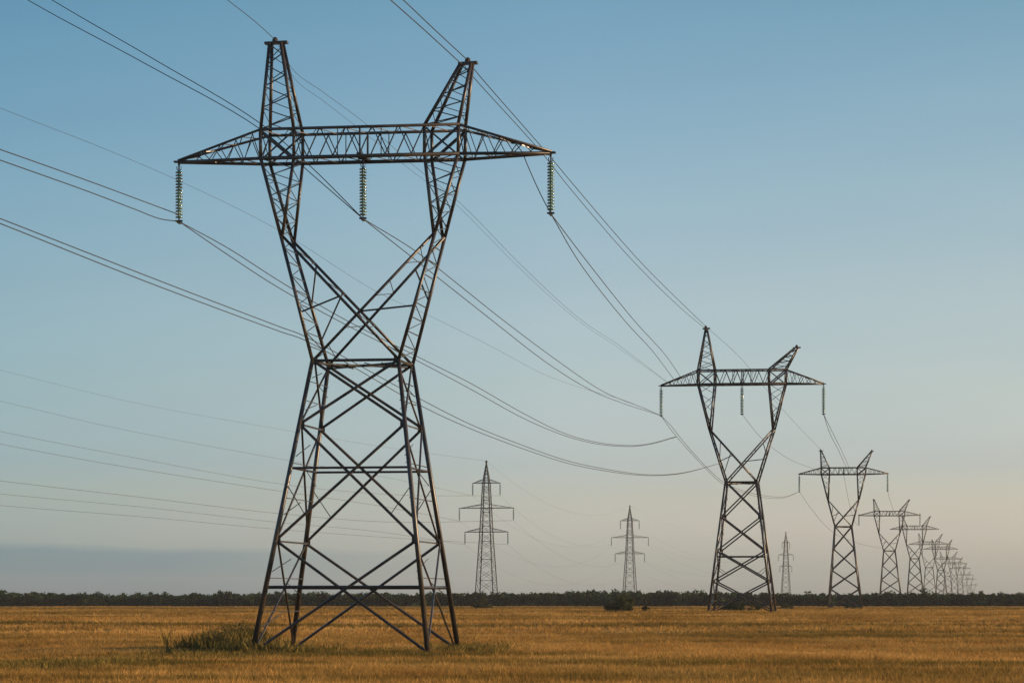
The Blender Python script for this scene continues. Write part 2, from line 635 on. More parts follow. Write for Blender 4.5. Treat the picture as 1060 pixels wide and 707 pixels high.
def build_weeds():
    V_, F_, S_, off = [], [], [], 0
    # (px, distance, spread across, spread along, tufts, height)
    for px, Y, sx, sy, n, h in ((240, 181, 1.4, 2.2, 380, 1.3), (262, 174, 1.4, 2.0, 220, .85), (204, 170, 2.8, 7, 380, .42), (168, 164, 2.2, 7, 160, .38),
                                (300, 177, 3.0, 5, 360, .5), (375, 174, 5.0, 7, 420, .34), (440, 174, 3.0, 6, 220, .38), (488, 180, 2.0, 5, 240, .55),
                                (62, 138, 2.6, 9, 420, .45), (110, 144, 4, 10, 320, .38), (20, 134, 2.0, 9, 220, .4), (640, 139, 5, 7, 260, .36), (800, 150, 6, 8, 200, .34)):
        X = (px - 530) / 3000 * Y
        nb = 16
        tx = np.repeat(X + rng.normal(0, sx, n) * .7, nb)
        ty = np.repeat(Y + rng.normal(0, sy, n) * .7, nb)
        th = np.repeat(h * rng.uniform(.45, 1.1, n), nb)
        N = n * nb
        x = tx + rng.normal(0, .13, N); y = ty + rng.normal(0, .13, N)
        z = ground_z(x, y) - .03
        hh = th * rng.uniform(.5, 1.1, N)
        la = rng.uniform(0, 2 * np.pi, N); le = hh * rng.uniform(.05, .55, N)
        wa = rng.uniform(0, 2 * np.pi, N); w = rng.uniform(.008, .022, N)
        c, s_ = np.cos(wa) * w, np.sin(wa) * w
        V = np.zeros((N, 4, 3))
        V[:, 0] = np.stack([x - c, y - s_, z], -1)
        V[:, 1] = np.stack([x + c, y + s_, z], -1)
        V[:, 2] = np.stack([x + np.cos(la) * le * .4 + c, y + np.sin(la) * le * .4 + s_, z + hh * .6], -1)
        V[:, 3] = np.stack([x + np.cos(la) * le, y + np.sin(la) * le, z + hh], -1)
        b_ = np.arange(N)[:, None] * 4 + off
        F_.append(np.concatenate([b_ + np.array([0, 1, 2]), b_ + np.array([0, 2, 3])]))
        V_.append(V.reshape(-1, 3)); off += N * 4
        S_.append(np.repeat(np.clip(np.repeat(rng.normal(.5, .25, n), nb) + rng.normal(0, .12, N), 0, 1), 4))
    o = quick_mesh('green_weeds', np.concatenate(V_), np.concatenate(F_), M_WEED, np.concatenate(S_))
    tag(o, 'tall soft green weeds around the feet of the biggest tower', 'weeds', kind='stuff')

M_WEED = leaf_material('weed_leaves', (0.080, 0.064, 0.010), (0.240, 0.165, 0.030), 1)
build_weeds()

shrub(244, 668, 183, 3.6, 2.1, M_SHRUB, 'yellow green shrub against the left foot of the biggest tower', per=120, leaf=.055, n=60)
shrub(176, 676, 165, 1.4, 0.6, M_SHRUB_D, 'lone small dark tuft of shrub left of the biggest tower', leaf=.05, n=26)
shrub(645, 634, 372, 4.4, 2.3, M_SHRUB_D, 'wide dark bush standing in the field below the middle mast', leaf=.13)
shrub(668, 634, 372, 0.9, 1.3, M_SHRUB_D, 'slim little bush right beside the wide dark bush', leaf=.1, n=12)
shrub(499, 627, 560, 4.0, 2.2, M_SHRUB_D, 'dark bush at the field edge under the tallest three armed mast', leaf=.16)
shrub(768, 633, 400, 6.5, 2.0, M_SHRUB_D, 'broad bush between the legs of the second twin peaked tower', leaf=.13)
shrub(814, 630, 520, 3.0, 1.2, M_SHRUB_D, 'low bush in the grass right of the second twin peaked tower', leaf=.13, n=16)
shrub(880, 629, 570, 3.6, 1.0, M_SHRUB_D, 'flat bush between the legs of the third twin peaked tower', leaf=.14, n=16)

# ------------------------------------------------------------------ twin-peaked transmission towers
LDIR = Vector((480, 3000, 0)).normalized()          # the way the line runs
RZ = -math.atan2(480, 3000)                          # local x = across the line, local y = along it
lerp = lambda a, b, t: tuple(x + (y - x) * t for x, y in zip(a, b))


def lacing(mb, a0, a1, b0, b1, n, w, t, nrm, rungs=False, start=0):
    """zigzag between post a0-a1 and post b0-b1"""
    pts = []
    for i in range(n + 1):
        k = i / n
        pts.append(lerp(a0, a1, k) if (i + start) % 2 == 0 else lerp(b0, b1, k))
    for i in range(n):
        mb.angle(pts[i], pts[i + 1], w, t, Vector(nrm).cross(Vector(pts[i + 1]) - Vector(pts[i])), Vector(nrm) * -1)
        if rungs:
            k = i / n
            mb.angle(lerp(a0, a1, k), lerp(b0, b1, k), w, t, (0, 0, 1), Vector(nrm) * -1)


def twin_tower(p, O, zg, label, group, fine=True):
    """p: dimensions in metres; heights are above z = 0, legs start at zg"""
    root = empty('transmission_tower', (O[0], O[1], 0), RZ)
    tag(root, label, 'tower', group)
    m = M_STEEL
    wl, wb, ws = p['w_leg'], p['w_brace'], p['w_lace']
    T = 0.035
    zw = p['zw']
    c0, c1 = p.get('c0', 0.0), p['c1']
    def corner(z, su, sv):
        t = (z - zg) / (zw - zg)
        return (c0 + (c1 - c0) * t + su * (p['base'] + (p['waist'] - p['base']) * t),
                sv * (p['base_d'] + (p['waist_d'] - p['base_d']) * t), z)
    # four main legs
    for su in (-1, 1):
        for sv in (-1, 1):
            b = MB()
            b.tube([corner(zg - .25, su, sv), corner((zg + zw) / 2, su, sv), corner(zw, su, sv)], [wl * .44, wl * .39, wl * .34], 10)
            leg = b.build('leg', m, root, True)
            fb = MB()
            q = corner(zg, su, sv)
            fb.bar((q[0], q[1], zg - .4), (q[0], q[1], zg + .05), .5, .5)
            fb.build('footing', M_CONC, leg)
    js = [zg + (zw - zg) * k for k in p['joints']]       # panel joints
    zz = [zg + .1] + js + [zw]
    # bracing of the four faces
    for axis, sgn in (('v', -1), ('v', 1), ('u', -1), ('u', 1)):
        b = MB()
        front = axis == 'v'
        nrm = (0, sgn, 0) if front else (sgn, 0, 0)
        inn = Vector(nrm) * -1
        w = wb if front else wb * .72
        def cp(z, k):
            q = corner(z, k, sgn) if front else corner(z, sgn, k)
            return Vector(q) + inn * .06
        for i in range(len(zz) - 1):
            a0, a1, b0, b1 = cp(zz[i], -1), cp(zz[i + 1], -1), cp(zz[i], 1), cp(zz[i + 1], 1)
            for j, (s_, e_) in enumerate(((a0, b1), (b0, a1))):
                d = Vector(nrm).cross(e_ - s_)
                if d.z < 0:
                    d = -d
                b.pipe(s_ + inn * (.09 * j), e_ + inn * (.09 * j), w)
            # gusset plate at the crossing
            if fine:
                # thin redundant struts from the diagonals to the legs
                s1 = b0.lerp(a1, .28); s2 = a0.lerp(b1, .28)
                zq = zz[i] + (zz[i + 1] - zz[i]) * .30
                if front:
                    if i == 1:
                        b.angle(b0.lerp(a1, .22) + inn * .1, cp(zz[i] + (zz[i + 1] - zz[i]) * .47, 1) + inn * .1, ws, .02, (0, 0, 1), inn)
                        b.angle(a0.lerp(b1, .22) + inn * .1, cp(zz[i] + (zz[i + 1] - zz[i]) * .47, -1) + inn * .1, ws, .02, (0, 0, 1), inn)
                else:
                    zs_ = zz[i + 1] - zz[i]
                    for kk in (.36, .66):
                        b.angle(cp(zz[i] + zs_ * kk, -1) + inn * .1, cp(zz[i] + zs_ * kk, 1) + inn * .1, ws, .02, (0, 0, 1), inn)
                    for k_, kk in ((-1, .22), (1, .5), (-1, .72)):
                        b.angle(cp(zz[i] + zs_ * kk, k_) + inn * .13, cp(zz[i] + zs_ * (kk + .12), 0) + inn * .13, ws * .8, .02, (0, 0, 1), inn)
        # belts
        for zb, ww in ((p['belt0'], wb * (1.15 if front else .8)), (p['belt1'], wb * .8), (zw, wb)):
            if not zb:
                continue
            b.pipe(cp(zb, -1) + inn * .06, cp(zb, 1) + inn * .06, ww)
        if not front:
            for j in js:
                b.angle(cp(j, -1) + inn * .1, cp(j, 1) + inn * .1, wb * .6, T, (0, 0, -1), inn)
        # gusset plates on the leg joints
        for z in zz[1:]:
            for k in (-1, 1):
                q = cp(z, k)
                tgt = cp(z, 0.0) if front else q
                dirv = Vector((-k, 0, 0)) if front else Vector((0, -k, 0))
                b.bar(q + dirv * .14 + Vector((0, 0, -.2)), q + dirv * .14 + Vector((0, 0, .2)), .34, .02, nrm)
        b.build('face_bracing', m, root, False)
    # plan bracing at the waist
    b = MB()
    for s in (-1, 1):
        b.angle(corner(zw - .12, -1, -s), corner(zw - .12, 1, s), wb * .6, .02, (0, 1, 0), (0, 0, -1))
    for k in range(1, 5):
        b.angle(lerp(corner(zw - .16, -1, -1), corner(zw - .16, 1, -1), k / 5), lerp(corner(zw - .16, -1, 1), corner(zw - .16, 1, 1), k / 5 + (.1 if k % 2 else -.1)), ws, .02, (1, 0, 0), (0, 0, -1))
    b.build('waist_plan_bracing', m, root)

    # two limbs of the Y
    zk, z0, z1 = p['zk'], p['z0'], p['z1']
    bd = p['box_d']
    tk = (zk - zw) / (z0 - zw)
    for s in (-1, 1):
        def wst(sv): return (c1 + s * p['waist'], sv * p['waist_d'], zw)
        def knee(sv): return (c1 + s * p['knee'], sv * (p['waist_d'] + (bd - p['waist_d']) * tk), zk)
        def obot(sv): return (c1 + s * p['box_o'], sv * bd, z0)
        def otop(sv): return (c1 + s * p['box_o'] * 1.005, sv * bd, z1)
        def ibot(sv): return (c1 + s * p['box_i'], sv * bd, z0)
        def itop(sv): return (c1 + s * p['box_i'], sv * bd, z1)
        def ikn(sv):
            q = knee(sv); return (q[0] - s * .12, q[1], q[2] - .1)
        lace = MB()
        nl = p['nlace']
        # near and far faces above the knee, outer and inner faces
        for sv in (-1, 1):
            lacing(lace, knee(sv), obot(sv), ikn(sv), ibot(sv), nl, ws, .02, (0, sv, 0), start=(sv > 0))
        lacing(lace, knee(-1), obot(-1), knee(1), obot(1), nl + 1, ws, .02, (s, 0, 0))
        lacing(lace, ikn(-1), ibot(-1), ikn(1), ibot(1), nl, ws, .02, (-s, 0, 0), start=1)
        # waist to knee, outer face
        lacing(lace, wst(-1), knee(-1), wst(1), knee(1), nl + 1, ws * 1.1, .02, (s, 0, 0), rungs=True)
        # box bay between the limb posts
        for sv in (-1, 1):
            lace.angle(Vector(otop(sv)) + Vector((0, -sv * .05, 0)), Vector(ibot(sv)) + Vector((0, -sv * .05, 0)), wb * .95, T, (0, 0, -1), (0, -sv, 0))
            lace.angle(Vector(itop(sv)) + Vector((0, -sv * .1, 0)), Vector(obot(sv)) + Vector((0, -sv * .1, 0)), wb * .6, T, (0, 0, -1), (0, -sv, 0))
        for a_, b_ in ((otop, obot), (itop, ibot)):
            lace.angle(a_(-1), b_(1), ws, .02, (0, 0, 1), (-s, 0, 0))
            lace.angle(a_(1), b_(-1), ws, .02, (0, 0, 1), (-s, 0, 0))
        # stub struts between outer post and the diagonal
        opp = lambda sv: (c1 - s * p['waist'], sv * p['waist_d'], zw)
        for sv, ko, kd in ((1, .47, .2), (1, .2, .42), (-1, .38, .5)) if s < 0 else ((1, .5, .25), (-1, .42, .62)):
            lace.pipe(lerp(wst(sv), knee(sv), ko), lerp(knee(sv), opp(sv), kd), wb * .62)
        for k in range(1, 8):
            lace.angle(lerp(knee(-1), opp(-1), k / 8), lerp(knee(1), opp(1), (k + (.5 if k % 2 else -.5)) / 8), ws * .9, .02, (0, 0, 1), (1, 0, 0))
        limb = lace.build('limb', m, root)
        for sv in (-1, 1):
            b = MB()
            for a_, b_ in ((wst(sv), knee(sv)), (knee(sv), obot(sv)), (obot(sv), otop(sv))):
                b.pipe(a_, b_, wl * .58, over=.03)
            b.build('outer_post', m, limb, True)
            b = MB()
            for a_, b_ in ((ikn(sv), ibot(sv)), (ibot(sv), itop(sv))):
                b.pipe(a_, b_, wl * .56, over=.03)
            b.build('inner_post', m, limb, True)
            b = MB()
            off = Vector((0, -sv * (.07 if s < 0 else .13), 0))
            b.pipe(Vector(knee(sv)) + off, Vector(opp(sv)) + off, wb * 1.0)
            b.build('diagonal', m, limb, True)

    # crossarm
    lace = MB()
    bx, ah, zt = p['box_o'], p['arm'], p['zt']
    nb_ = p['nbox']
    for sv in (-1, 1):
        n_ = nb_
        A0, A1 = (c1 - p['box_i'], sv * bd, z0), (c1 + p['box_i'], sv * bd, z0)
        B0, B1 = (c1 - p['box_i'], sv * bd, z1), (c1 + p['box_i'], sv * bd, z1)
        lacing(lace, A0, A1, B0, B1, n_, ws * 1.3, .02, (0, sv, 0), start=1)
        for k in (1 / 3, .5, 2 / 3):
            lace.angle(lerp(A0, A1, k), lerp(B0, B1, k), ws * (2.0 if k == .5 else 1.0), .03, (1, 0, 0), (0, -sv, 0))
    for z in (z0, z1):
        lacing(lace, (c1 - bx, -bd, z), (c1 + bx, -bd, z), (c1 - bx, bd, z), (c1 + bx, bd, z), nb_ + 4, ws, .02, (0, 0, 1))
    for s in (-1, 1):
        tip = (c1 + s * ah, 0, zt)
        for sv in (-1, 1):
            a0, a1 = (c1 + s * bx, sv * bd, z0), (tip[0], sv * .1, zt)
            b0, b1 = (c1 + s * bx, sv * bd, z1), (tip[0], sv * .1, zt + .05)
            lacing(lace, a0, lerp(a0, a1, .8), b0, lerp(b0, b1, .8), p['narm'], ws, .02, (0, sv, 0), start=(0 if sv < 0 else 1))
        lacing(lace, (c1 + s * bx, -bd, z0), (tip[0], -.1, zt), (c1 + s * bx, bd, z0), (tip[0], .1, zt), p['narm'] + 1, ws, .02, (0, 0, -1))
        lacing(lace, (c1 + s * bx, -bd, z1), (tip[0], -.1, zt), (c1 + s * bx, bd, z1), (tip[0], .1, zt), p['narm'] + 1, ws, .02, (0, 0, 1))
    arm = lace.build('crossarm', m, root)
    for sv in (-1, 1):
        for z, dz, wv in ((z0, 1, .64), (z1, -1, .50)):
            b = MB()
            b.pipe((c1 - bx, sv * (bd + .03), z), (c1 + bx, sv * (bd + .03), z), wl * wv, over=.1)
            b.build('chord', m, arm, True)
            for s in (-1, 1):
                b = MB()
                tip = (c1 + s * ah, sv * .06, zt + (.0 if z == z0 else .12))
                b.pipe((c1 + s * bx, sv * (bd + .03), z), tip, wl * wv * .85, over=.05)
                b.build('arm_chord', m, arm, True)
    for u in (c1 - ah, c1, c1 + ah):
        b = MB()
        zz_ = zt if abs(u - c1) > 1 else z0
        b.bar((u - .3, 0, zz_ + .03), (u + .3, 0, zz_ + .03), .34, .10, (0, 0, 1))
        b.bar((u, 0, zz_), (u, 0, zz_ - .22), .10, .16)
        if abs(u - c1) < 1:
            b.bar((u, -bd, z0 + .12), (u, bd, z0 + .12), .3, .2, (0, 0, 1))
        b.build('hanger', M_FIT, arm)

    # earth-wire peaks
    for s, (tu, th, tz) in ((-1, p['peakL']), (1, p['peakR'])):
        lace = MB()
        lo, hi = sorted((c1 + s * p['box_o'], c1 + s * p['box_i']))
        base = {(i, j): ((lo, hi)[i], (-bd, bd)[j], z1) for i in (0, 1) for j in (0, 1)}
        top = {(i, j): (tu + (-th, th)[i], (-.32, .32)[j], tz) for i in (0, 1) for j in (0, 1)}
        npk = p['npeak']
        for j in (0, 1):
            lacing(lace, base[0, j], top[0, j], base[1, j], top[1, j], npk, ws * (1.25 if j == 0 else .9), .02, (0, -1 if j == 0 else 1, 0), start=j)
        for i in (0, 1):
            lacing(lace, base[i, 0], top[i, 0], base[i, 1], top[i, 1], npk + 1, ws * .8, .02, (-1 if i == 0 else 1, 0, 0))
        pk = lace.build('peak', m, root)
        for i in (0, 1):
            for j in (0, 1):
                b = MB()
                b.pipe(base[i, j], top[i, j], wl * .58, over=.05)
                b.build('post', m, pk, True)
        b = MB()
        b.bar((tu - th - .25 + .1 * s, 0, tz + .06), (tu + th + .35, 0, tz + .10), .5, .14, (0, 0, 1))
        b.build('cap_plate', m, pk)
        b = MB()
        b.lathe((tu + .08 * s, 0, tz + .12), [(0, 0), (.16, .0), (.19, .12), (.14, .26), (0, .34)], 10)
        b.build('wire_clamp', M_FIT, pk)
    return root

M_CONC = mat('foundation_concrete', (0.28, 0.26, 0.23), 0.9, 0, (0.36, 0.34, 0.30), 4)
O1 = (-9.463, 177.188)
BASE1 = dict(w_leg=.37, w_brace=.178, w_lace=.052, base=5.35, base_d=5.1, waist=2.66, waist_d=2.2, c0=0.03, c1=0.36,
             joints=(.384, .781), zw=17.43, belt0=3.72, belt1=10.9, zk=25.2, knee=4.80, z0=29.88, z1=31.65, zt=29.95,
             box_o=6.12, box_i=4.05, box_d=1.2, arm=11.6, nlace=8, nbox=10, narm=8, npeak=8,
             peakL=(-5.07, .36, 37.05), peakR=(6.78, .33, 35.45))
GT = 'row of twin peaked transmission towers'
twin_tower(BASE1, O1, -0.28, 'biggest and nearest twin peaked steel lattice tower at left', GT)

O2 = ((768.5 - 530) / 3000 * 355, 355)
P2 = dict(BASE1, w_leg=.34, w_brace=.17, w_lace=.06, base=3.85, base_d=4.0, waist=1.9, waist_d=1.8, c0=0, c1=-0.05, zw=17.3, belt0=0, belt1=8.2,
          zk=23.8, knee=3.95, z0=29.3, z1=31.0, zt=29.2, box_o=5.35, box_i=3.3, arm=9.95, nlace=5, joints=(.24, .47, .73),
          peakL=(-4.42, .10, 36.1), peakR=(6.55, .22, 33.6))
twin_tower(P2, O2, 1.34, 'second twin peaked lattice tower, with a bush between its legs', GT)

O3 = ((873.5 - 530) / 3000 * 607, 607)
P3 = dict(BASE1, w_leg=.38, w_brace=.19, w_lace=.06, base=3.45, base_d=3.5, waist=1.75, waist_d=1.6, c0=.3, c1=-0.1, zw=18.2, belt0=0, belt1=0,
          zk=23.8, knee=3.25, z0=29.1, z1=30.5, zt=29.2, box_o=4.6, box_i=2.9, arm=9.2, nlace=5, joints=(.24, .47, .73),
          peakL=(-4.75, .12, 34.0), peakR=(5.75, .14, 33.8))
t3 = twin_tower(P3, O3, 1.0, 'third twin peaked lattice tower, both peaks leaning outwards', GT, fine=False)

# the rest of the row, fading towards the horizon
far_row = [(921, 880), (947, 1120), (962, 1340), (974, 1570), (981, 1840), (988, 2160), (994, 2560), (999, 3150), (1003.5, 3900), (1007.5, 5200)]
ords = ['fourth', 'fifth', 'sixth', 'seventh', 'eighth', 'ninth', 'tenth', 'eleventh', 'twelfth', 'last and tiniest']
far_t = []
for (px, Y), od in zip(far_row, ords):
    c = copy_tree(t3)
    c.location = ((px - 530) / 3000 * Y, Y, 0)
    c.scale.z = 1 + .03 * math.sin(Y * .013)
    c.rotation_euler.z = RZ + R(4) * math.sin(Y * .007)
    c['label'] = od + ' faint twin peaked tower of the row fading to the horizon'
    far_t.append(c)

# ------------------------------------------------------------------ three-armed masts of the line behind
def mast_w(z):
    return np.interp(z, [0.5, 22, 37, 43.2], [3.05, 1.75, 1.05, .12])


def three_armed_mast(X, Y, zg, label, group):
    root = empty('lattice_mast', (X, Y, 0), R(-14))
    tag(root, label, 'mast', group)
    m = M_STEEL_FAR
    ztop = 43.0
    for su in (-1, 1):
        for sv in (-1, 1):
            b = MB()
            zs_ = [zg - .2, 12, 22, 30, 37, ztop]
            for a_, c_ in zip(zs_[:-1], zs_[1:]):
                b.angle((su * mast_w(a_), sv * mast_w(a_), a_), (su * mast_w(c_), sv * mast_w(c_), c_), .26, .06, (-su, 0, 0), (0, -sv, 0), over=.02)
            b.build('leg', m, root)
    b = MB()
    z = zg + .4
    lv = [z]
    while z < 41:
        z += max(1.0, mast_w(z) * 1.25)
        lv.append(z)
    for i in range(len(lv) - 1):
        for axis in (0, 1):
            for sgn in (-1, 1):
                w0, w1 = mast_w(lv[i]), mast_w(lv[i + 1])
                P = (lambda k, w, z_: (k * w, sgn * w, z_)) if axis == 0 else (lambda k, w, z_: (sgn * w, k * w, z_))
                nrm = Vector((0, sgn, 0)) if axis == 0 else Vector((sgn, 0, 0))
                b.angle(P(-1, w0, lv[i]), P(1, w1, lv[i + 1]), .09, .03, (0, 0, 1), -nrm)
                b.angle(P(1, w0, lv[i]), P(-1, w1, lv[i + 1]), .09, .03, (0, 0, 1), -nrm)
                if i % 2 == 0:
                    b.angle(P(-1, w0, lv[i]), P(1, w0, lv[i]), .11, .03, (0, 0, 1), -nrm)
    b.build('lattice', m, root)
    b = MB()
    b.lathe((0, 0, ztop - .1), [(0, 0), (.32, .05), (.36, .4), (.2, .75), (0, .85)], 10)
    b.build('wire_clamp', M_FIT, root)
    for za, ha in ARMS:
        b = MB()
        w = mast_w(za)
        for s in (-1, 1):
            for sv in (-1, 1):
                b.angle((s * w, sv * w, za), (s * ha, 0, za), .17, .04, (0, 0, 1), (0, -sv, 0))
                b.angle((s * w, sv * w, za + 1.25), (s * ha, 0, za + .15), .13, .04, (0, 0, -1), (0, -sv, 0))
                lacing(b, (s * w, sv * w, za), (s * ha, 0, za), (s * w, sv * w, za + 1.25), (s * ha, 0, za + .1), 6, .07, .02, (0, sv, 0))
            b.bar((s * ha, -.1, za), (s * ha, .1, za), .3, .3, (0, 0, 1))
        b.angle((-w, -w, za), (w, -w, za), .17, .04, (0, 0, 1), (0, 1, 0))
        b.angle((-w, w, za), (w, w, za), .17, .04, (0, 0, 1), (0, -1, 0))
        b.build('crossarm', m, root)
    return root

ARMS = ((36.9, 4.15), (29.6, 8.2), (22.6, 6.5))
masts = [(503.5, 850), (652, 1257), (813.5, 1750)]
GM = 'three armed masts of the line behind'
m1 = three_armed_mast((masts[0][0] - 530) / 3000 * 850, 850, .8, 'tallest three armed lattice mast, nearest to the biggest tower', GM)
mroots = [m1]
for (px, Y), lb in zip(masts[1:], ('middle sized three armed mast rising behind the wide dark bush', 'smallest hazy three armed mast right of the second twin peaked tower')):
    c = copy_tree(m1)
    c.location = ((px - 530) / 3000 * Y, Y, 0)
    c['label'] = lb
    if Y > 1500:                                     # the last mast carries shorter arms
        for ch in c.children:
            if ch.name.startswith('crossarm'):
                ch.scale.x = .56
    mroots.append(c)

# ------------------------------------------------------------------ insulator strings
def make_insulator(length, nd, rad):
    """hangs down from the origin"""
    root = empty('insulator_string', (0, 0, 0))
    b = MB()
    top, bot = -.42, -length + .32
    for i in range(nd):
        z = top + (bot - top) * i / (nd - 1)
        sp = (top - bot) / (nd - 1)
        b.lathe((0, 0, z), [(.05, sp * .45), (.07, sp * .2), (rad * .7, .05), (rad, -.01), (rad * .96, -.045), (rad * .6, -.02), (.06, -.05), (.05, -sp * .55)], 14)
    b.build('disc_stack', M_GLASS, root, smooth=True)
    b = MB()
    b.tube([(0, 0, -.02), (0, 0, top + .1)], .05, 6)
    b.tube([(-.14, 0, -.06), (-.12, 0, -.26), (0, 0, -.34), (.12, 0, -.26), (.14, 0, -.06)], .03, 6)
    b.build('shackle', M_FIT, root)
    b = MB()
    b.tube([(0, 0, bot), (0, 0, -length + .02)], .045, 6)
    b.bar((-.22, 0, -length + .08), (.22, 0, -length + .08), .10, .16)
    b.tube([(0, -.45, -length + .02), (0, -.2, -length - .03), (0, .2, -length - .03), (0, .45, -length + .02)], .075, 6)
    b.build('wire_clamp', M_FIT, root)
    return root


def local(O, u, v, z):
    return Vector((O[0], O[1], 0)) + LDIR * v + Vector((LDIR.y, -LDIR.x, 0)) * u + Vector((0, 0, z))

GI = 'insulator strings under the twin peaked towers'
ins_n = make_insulator(3.5, 16, .235)
ins = {}
side = {-1: 'left arm tip', 0: 'middle of the crossarm', 1: 'right arm tip'}
which = {1: 'biggest tower', 2: 'second twin peaked tower', 3: 'third twin peaked tower', 4: 'fourth twin peaked tower'}
first = True
for ti, (O, p) in enumerate(((O1, BASE1), (O2, P2), (O3, P3), ((far_t[0].location.x, far_t[0].location.y), P3)), 1):
    for s in (-1, 0, 1):
        if ti >= 3 and s == 0:
            continue
        zt = (p['zt'] if s else p['z0']) - .2
        P = local(O, p['c1'] + s * p['arm'], 0, zt)
        r = ins_n if first else copy_tree(ins_n)
        first = False
        r.location = P
        r.rotation_euler = (0, 0, RZ)
        tag(r, 'green glass insulator hanging from the %s of the %s' % (side[s], which[ti]), 'insulator', GI)
        ins[ti, s] = P - Vector((0, 0, 3.45))
b = MB()
b.bar((0, 0, 0), (0, 0, -.5), .10, .10)
ins_far = empty('insulator_string', (0, 0, 0))
b = MB()
for i in range(10):
    b.lathe((0, 0, -.5 - i * .3), [(.06, .14), (.24, .03), (.24, -.05), (.06, -.12)], 8)
b.build('disc_stack', M_GLASS, ins_far)
b = MB()
b.tube([(0, 0, 0), (0, 0, -3.6)], .05, 6)
b.build('rod', M_FIT, ins_far)
mins = {}
mname = ['tallest three armed mast', 'middle sized three armed mast', 'smallest three armed mast']
first = True
for mi, mr in enumerate(mroots):
    for ai, (za, ha) in enumerate(ARMS):
        for s in (-1, 1):
            P = mr.location + Matrix.Rotation(R(-14), 3, 'Z') @ Vector((s * ha * (.56 if mi == 2 else 1), 0, za))
            r = ins_far if first else copy_tree(ins_far)
            first = False
            r.location = P
            tag(r, 'thin insulator, %s end of %s arm, %s' % ('left' if s < 0 else 'right', ('top', 'middle', 'bottom')[ai], mname[mi]), 'insulator', 'insulators on the three armed masts')
            mins[mi, ai, s] = P - Vector((0, 0, 3.6))

# ------------------------------------------------------------------ wires
def spline(pts, sub=8):
    P = [Vector(p) for p in pts]
    out = []
    for i in range(len(P) - 1):
        p0 = P[i - 1] if i > 0 else P[i] * 2 - P[i + 1]
        p3 = P[i + 2] if i + 2 < len(P) else P[i + 1] * 2 - P[i]
        p1, p2 = P[i], P[i + 1]
        t0 = 0.0
        t1 = t0 + max(1e-4, (p1 - p0).length) ** .5
        t2 = t1 + max(1e-4, (p2 - p1).length) ** .5
        t3_ = t2 + max(1e-4, (p3 - p2).length) ** .5
        for k in range(sub):
            t = t1 + (t2 - t1) * k / sub
            A1 = p0 * ((t1 - t) / (t1 - t0)) + p1 * ((t - t0) / (t1 - t0))
            A2 = p1 * ((t2 - t) / (t2 - t1)) + p2 * ((t - t1) / (t2 - t1))
            A3 = p2 * ((t3_ - t) / (t3_ - t2)) + p3 * ((t - t2) / (t3_ - t2))
            B1 = A1 * ((t2 - t) / (t2 - t0)) + A2 * ((t - t0) / (t2 - t0))
            B2 = A2 * ((t3_ - t) / (t3_ - t1)) + A3 * ((t - t1) / (t3_ - t1))
            out.append(B1 * ((t2 - t) / (t2 - t1)) + B2 * ((t - t1) / (t2 - t1)))
    out.append(P[-1])
    return out


def plan(a, b, px):
    """distance at which the plan line a-b (x, y) is met by the sight line through pixel column px"""
    k = (px - 530) / 3000
    ax, ay, bx, by = a[0], a[1], b[0], b[1]
    t = (k * ay - ax) / ((bx - ax) - k * (by - ay))
    return ay + (by - ay) * t


def wire(pts, a, b, r, label, group, start=None, end=None):
    """conductor hung over the straight plan line a-b through the sighted heights"""
    P = [at(px, py, plan(a, b, px)) for px, py in pts]
    if start is not None:
        P = [Vector(start)] + P
    if end is not None:
        P = P + [Vector(end)]
    m = MB()
    m.tube(spline(P), r, 5)
    o = m.build('conductor', M_WIRE, smooth=True)
    tag(o, label, 'power line', group)
    return o


def span(p, q, sag, r, label, group, n=24):
    p, q = Vector(p), Vector(q)
    pts = [p.lerp(q, i / n) - Vector((0, 0, 4 * sag * (i / n) * (1 - i / n))) for i in range(n + 1)]
    m = MB()
    m.tube(pts, r, 5)
    o = m.build('conductor', M_WIRE, smooth=True)
    tag(o, label, 'power line', group)
    return o

def xy(v): return (v[0], v[1])
def back(v, d): return (v[0] - LDIR.x * d, v[1] - LDIR.y * d)
G1 = 'conductors left of the biggest tower'
G2 = 'conductors between the biggest and second towers'
G3 = 'conductors beyond the second tower'
G4 = 'conductors of the three armed masts'
pkL = local(O1, -5.12, 0, 37.3)
pkR = local(O1, 6.82, 0, 35.75)
L, C, Rt = ins[1, -1], ins[1, 0], ins[1, 1]
L2, C2, R2 = ins[2, -1], ins[2, 0], ins[2, 1]
L3, R3 = ins[3, -1], ins[3, 1]
rn = .030
wire([(-190, 92), (-90, 124), (0, 155), (90, 187)], xy(L), back(L, 100), rn, 'upper wire of the pair reaching the left insulator from the left', G1, end=L + Vector((0, 0, .42)))
wire([(-190, 103), (-90, 134), (0, 166), (90, 198), (140, 217), (165, 226.5)], xy(L), back(L, 100), rn, 'lower wire of the pair reaching the left insulator from the left', G1, end=L)
wire([(-120, -92), (30, 1), (150, 66), (268, 133), (321, 179)], xy(C), xy(at(-120, 0, 215)), rn, 'lower wire of the pair crossing behind the left peak to the middle insulator', G1, end=C)
wire([(-95, -93), (55, 1), (160, 62), (268, 127), (321, 172)], xy(C), xy(at(-120, 0, 215)), rn, 'upper wire of the pair crossing behind the left peak to the middle insulator', G1, end=C)
wire([(130, -85), (235, 0), (262, 21)], xy(pkL), back(pkL, 100), rn * .7, 'single thin wire coming down from the top edge to the left peak', G1, end=pkL)
wire([(310, -85), (404, 0), (440, 32), (475, 64)], xy(pkR), back(pkR, 100), rn, 'left one of two wires coming down from the top edge to the right peak', G1, end=local(O1, 6.5, 0, 35.5))
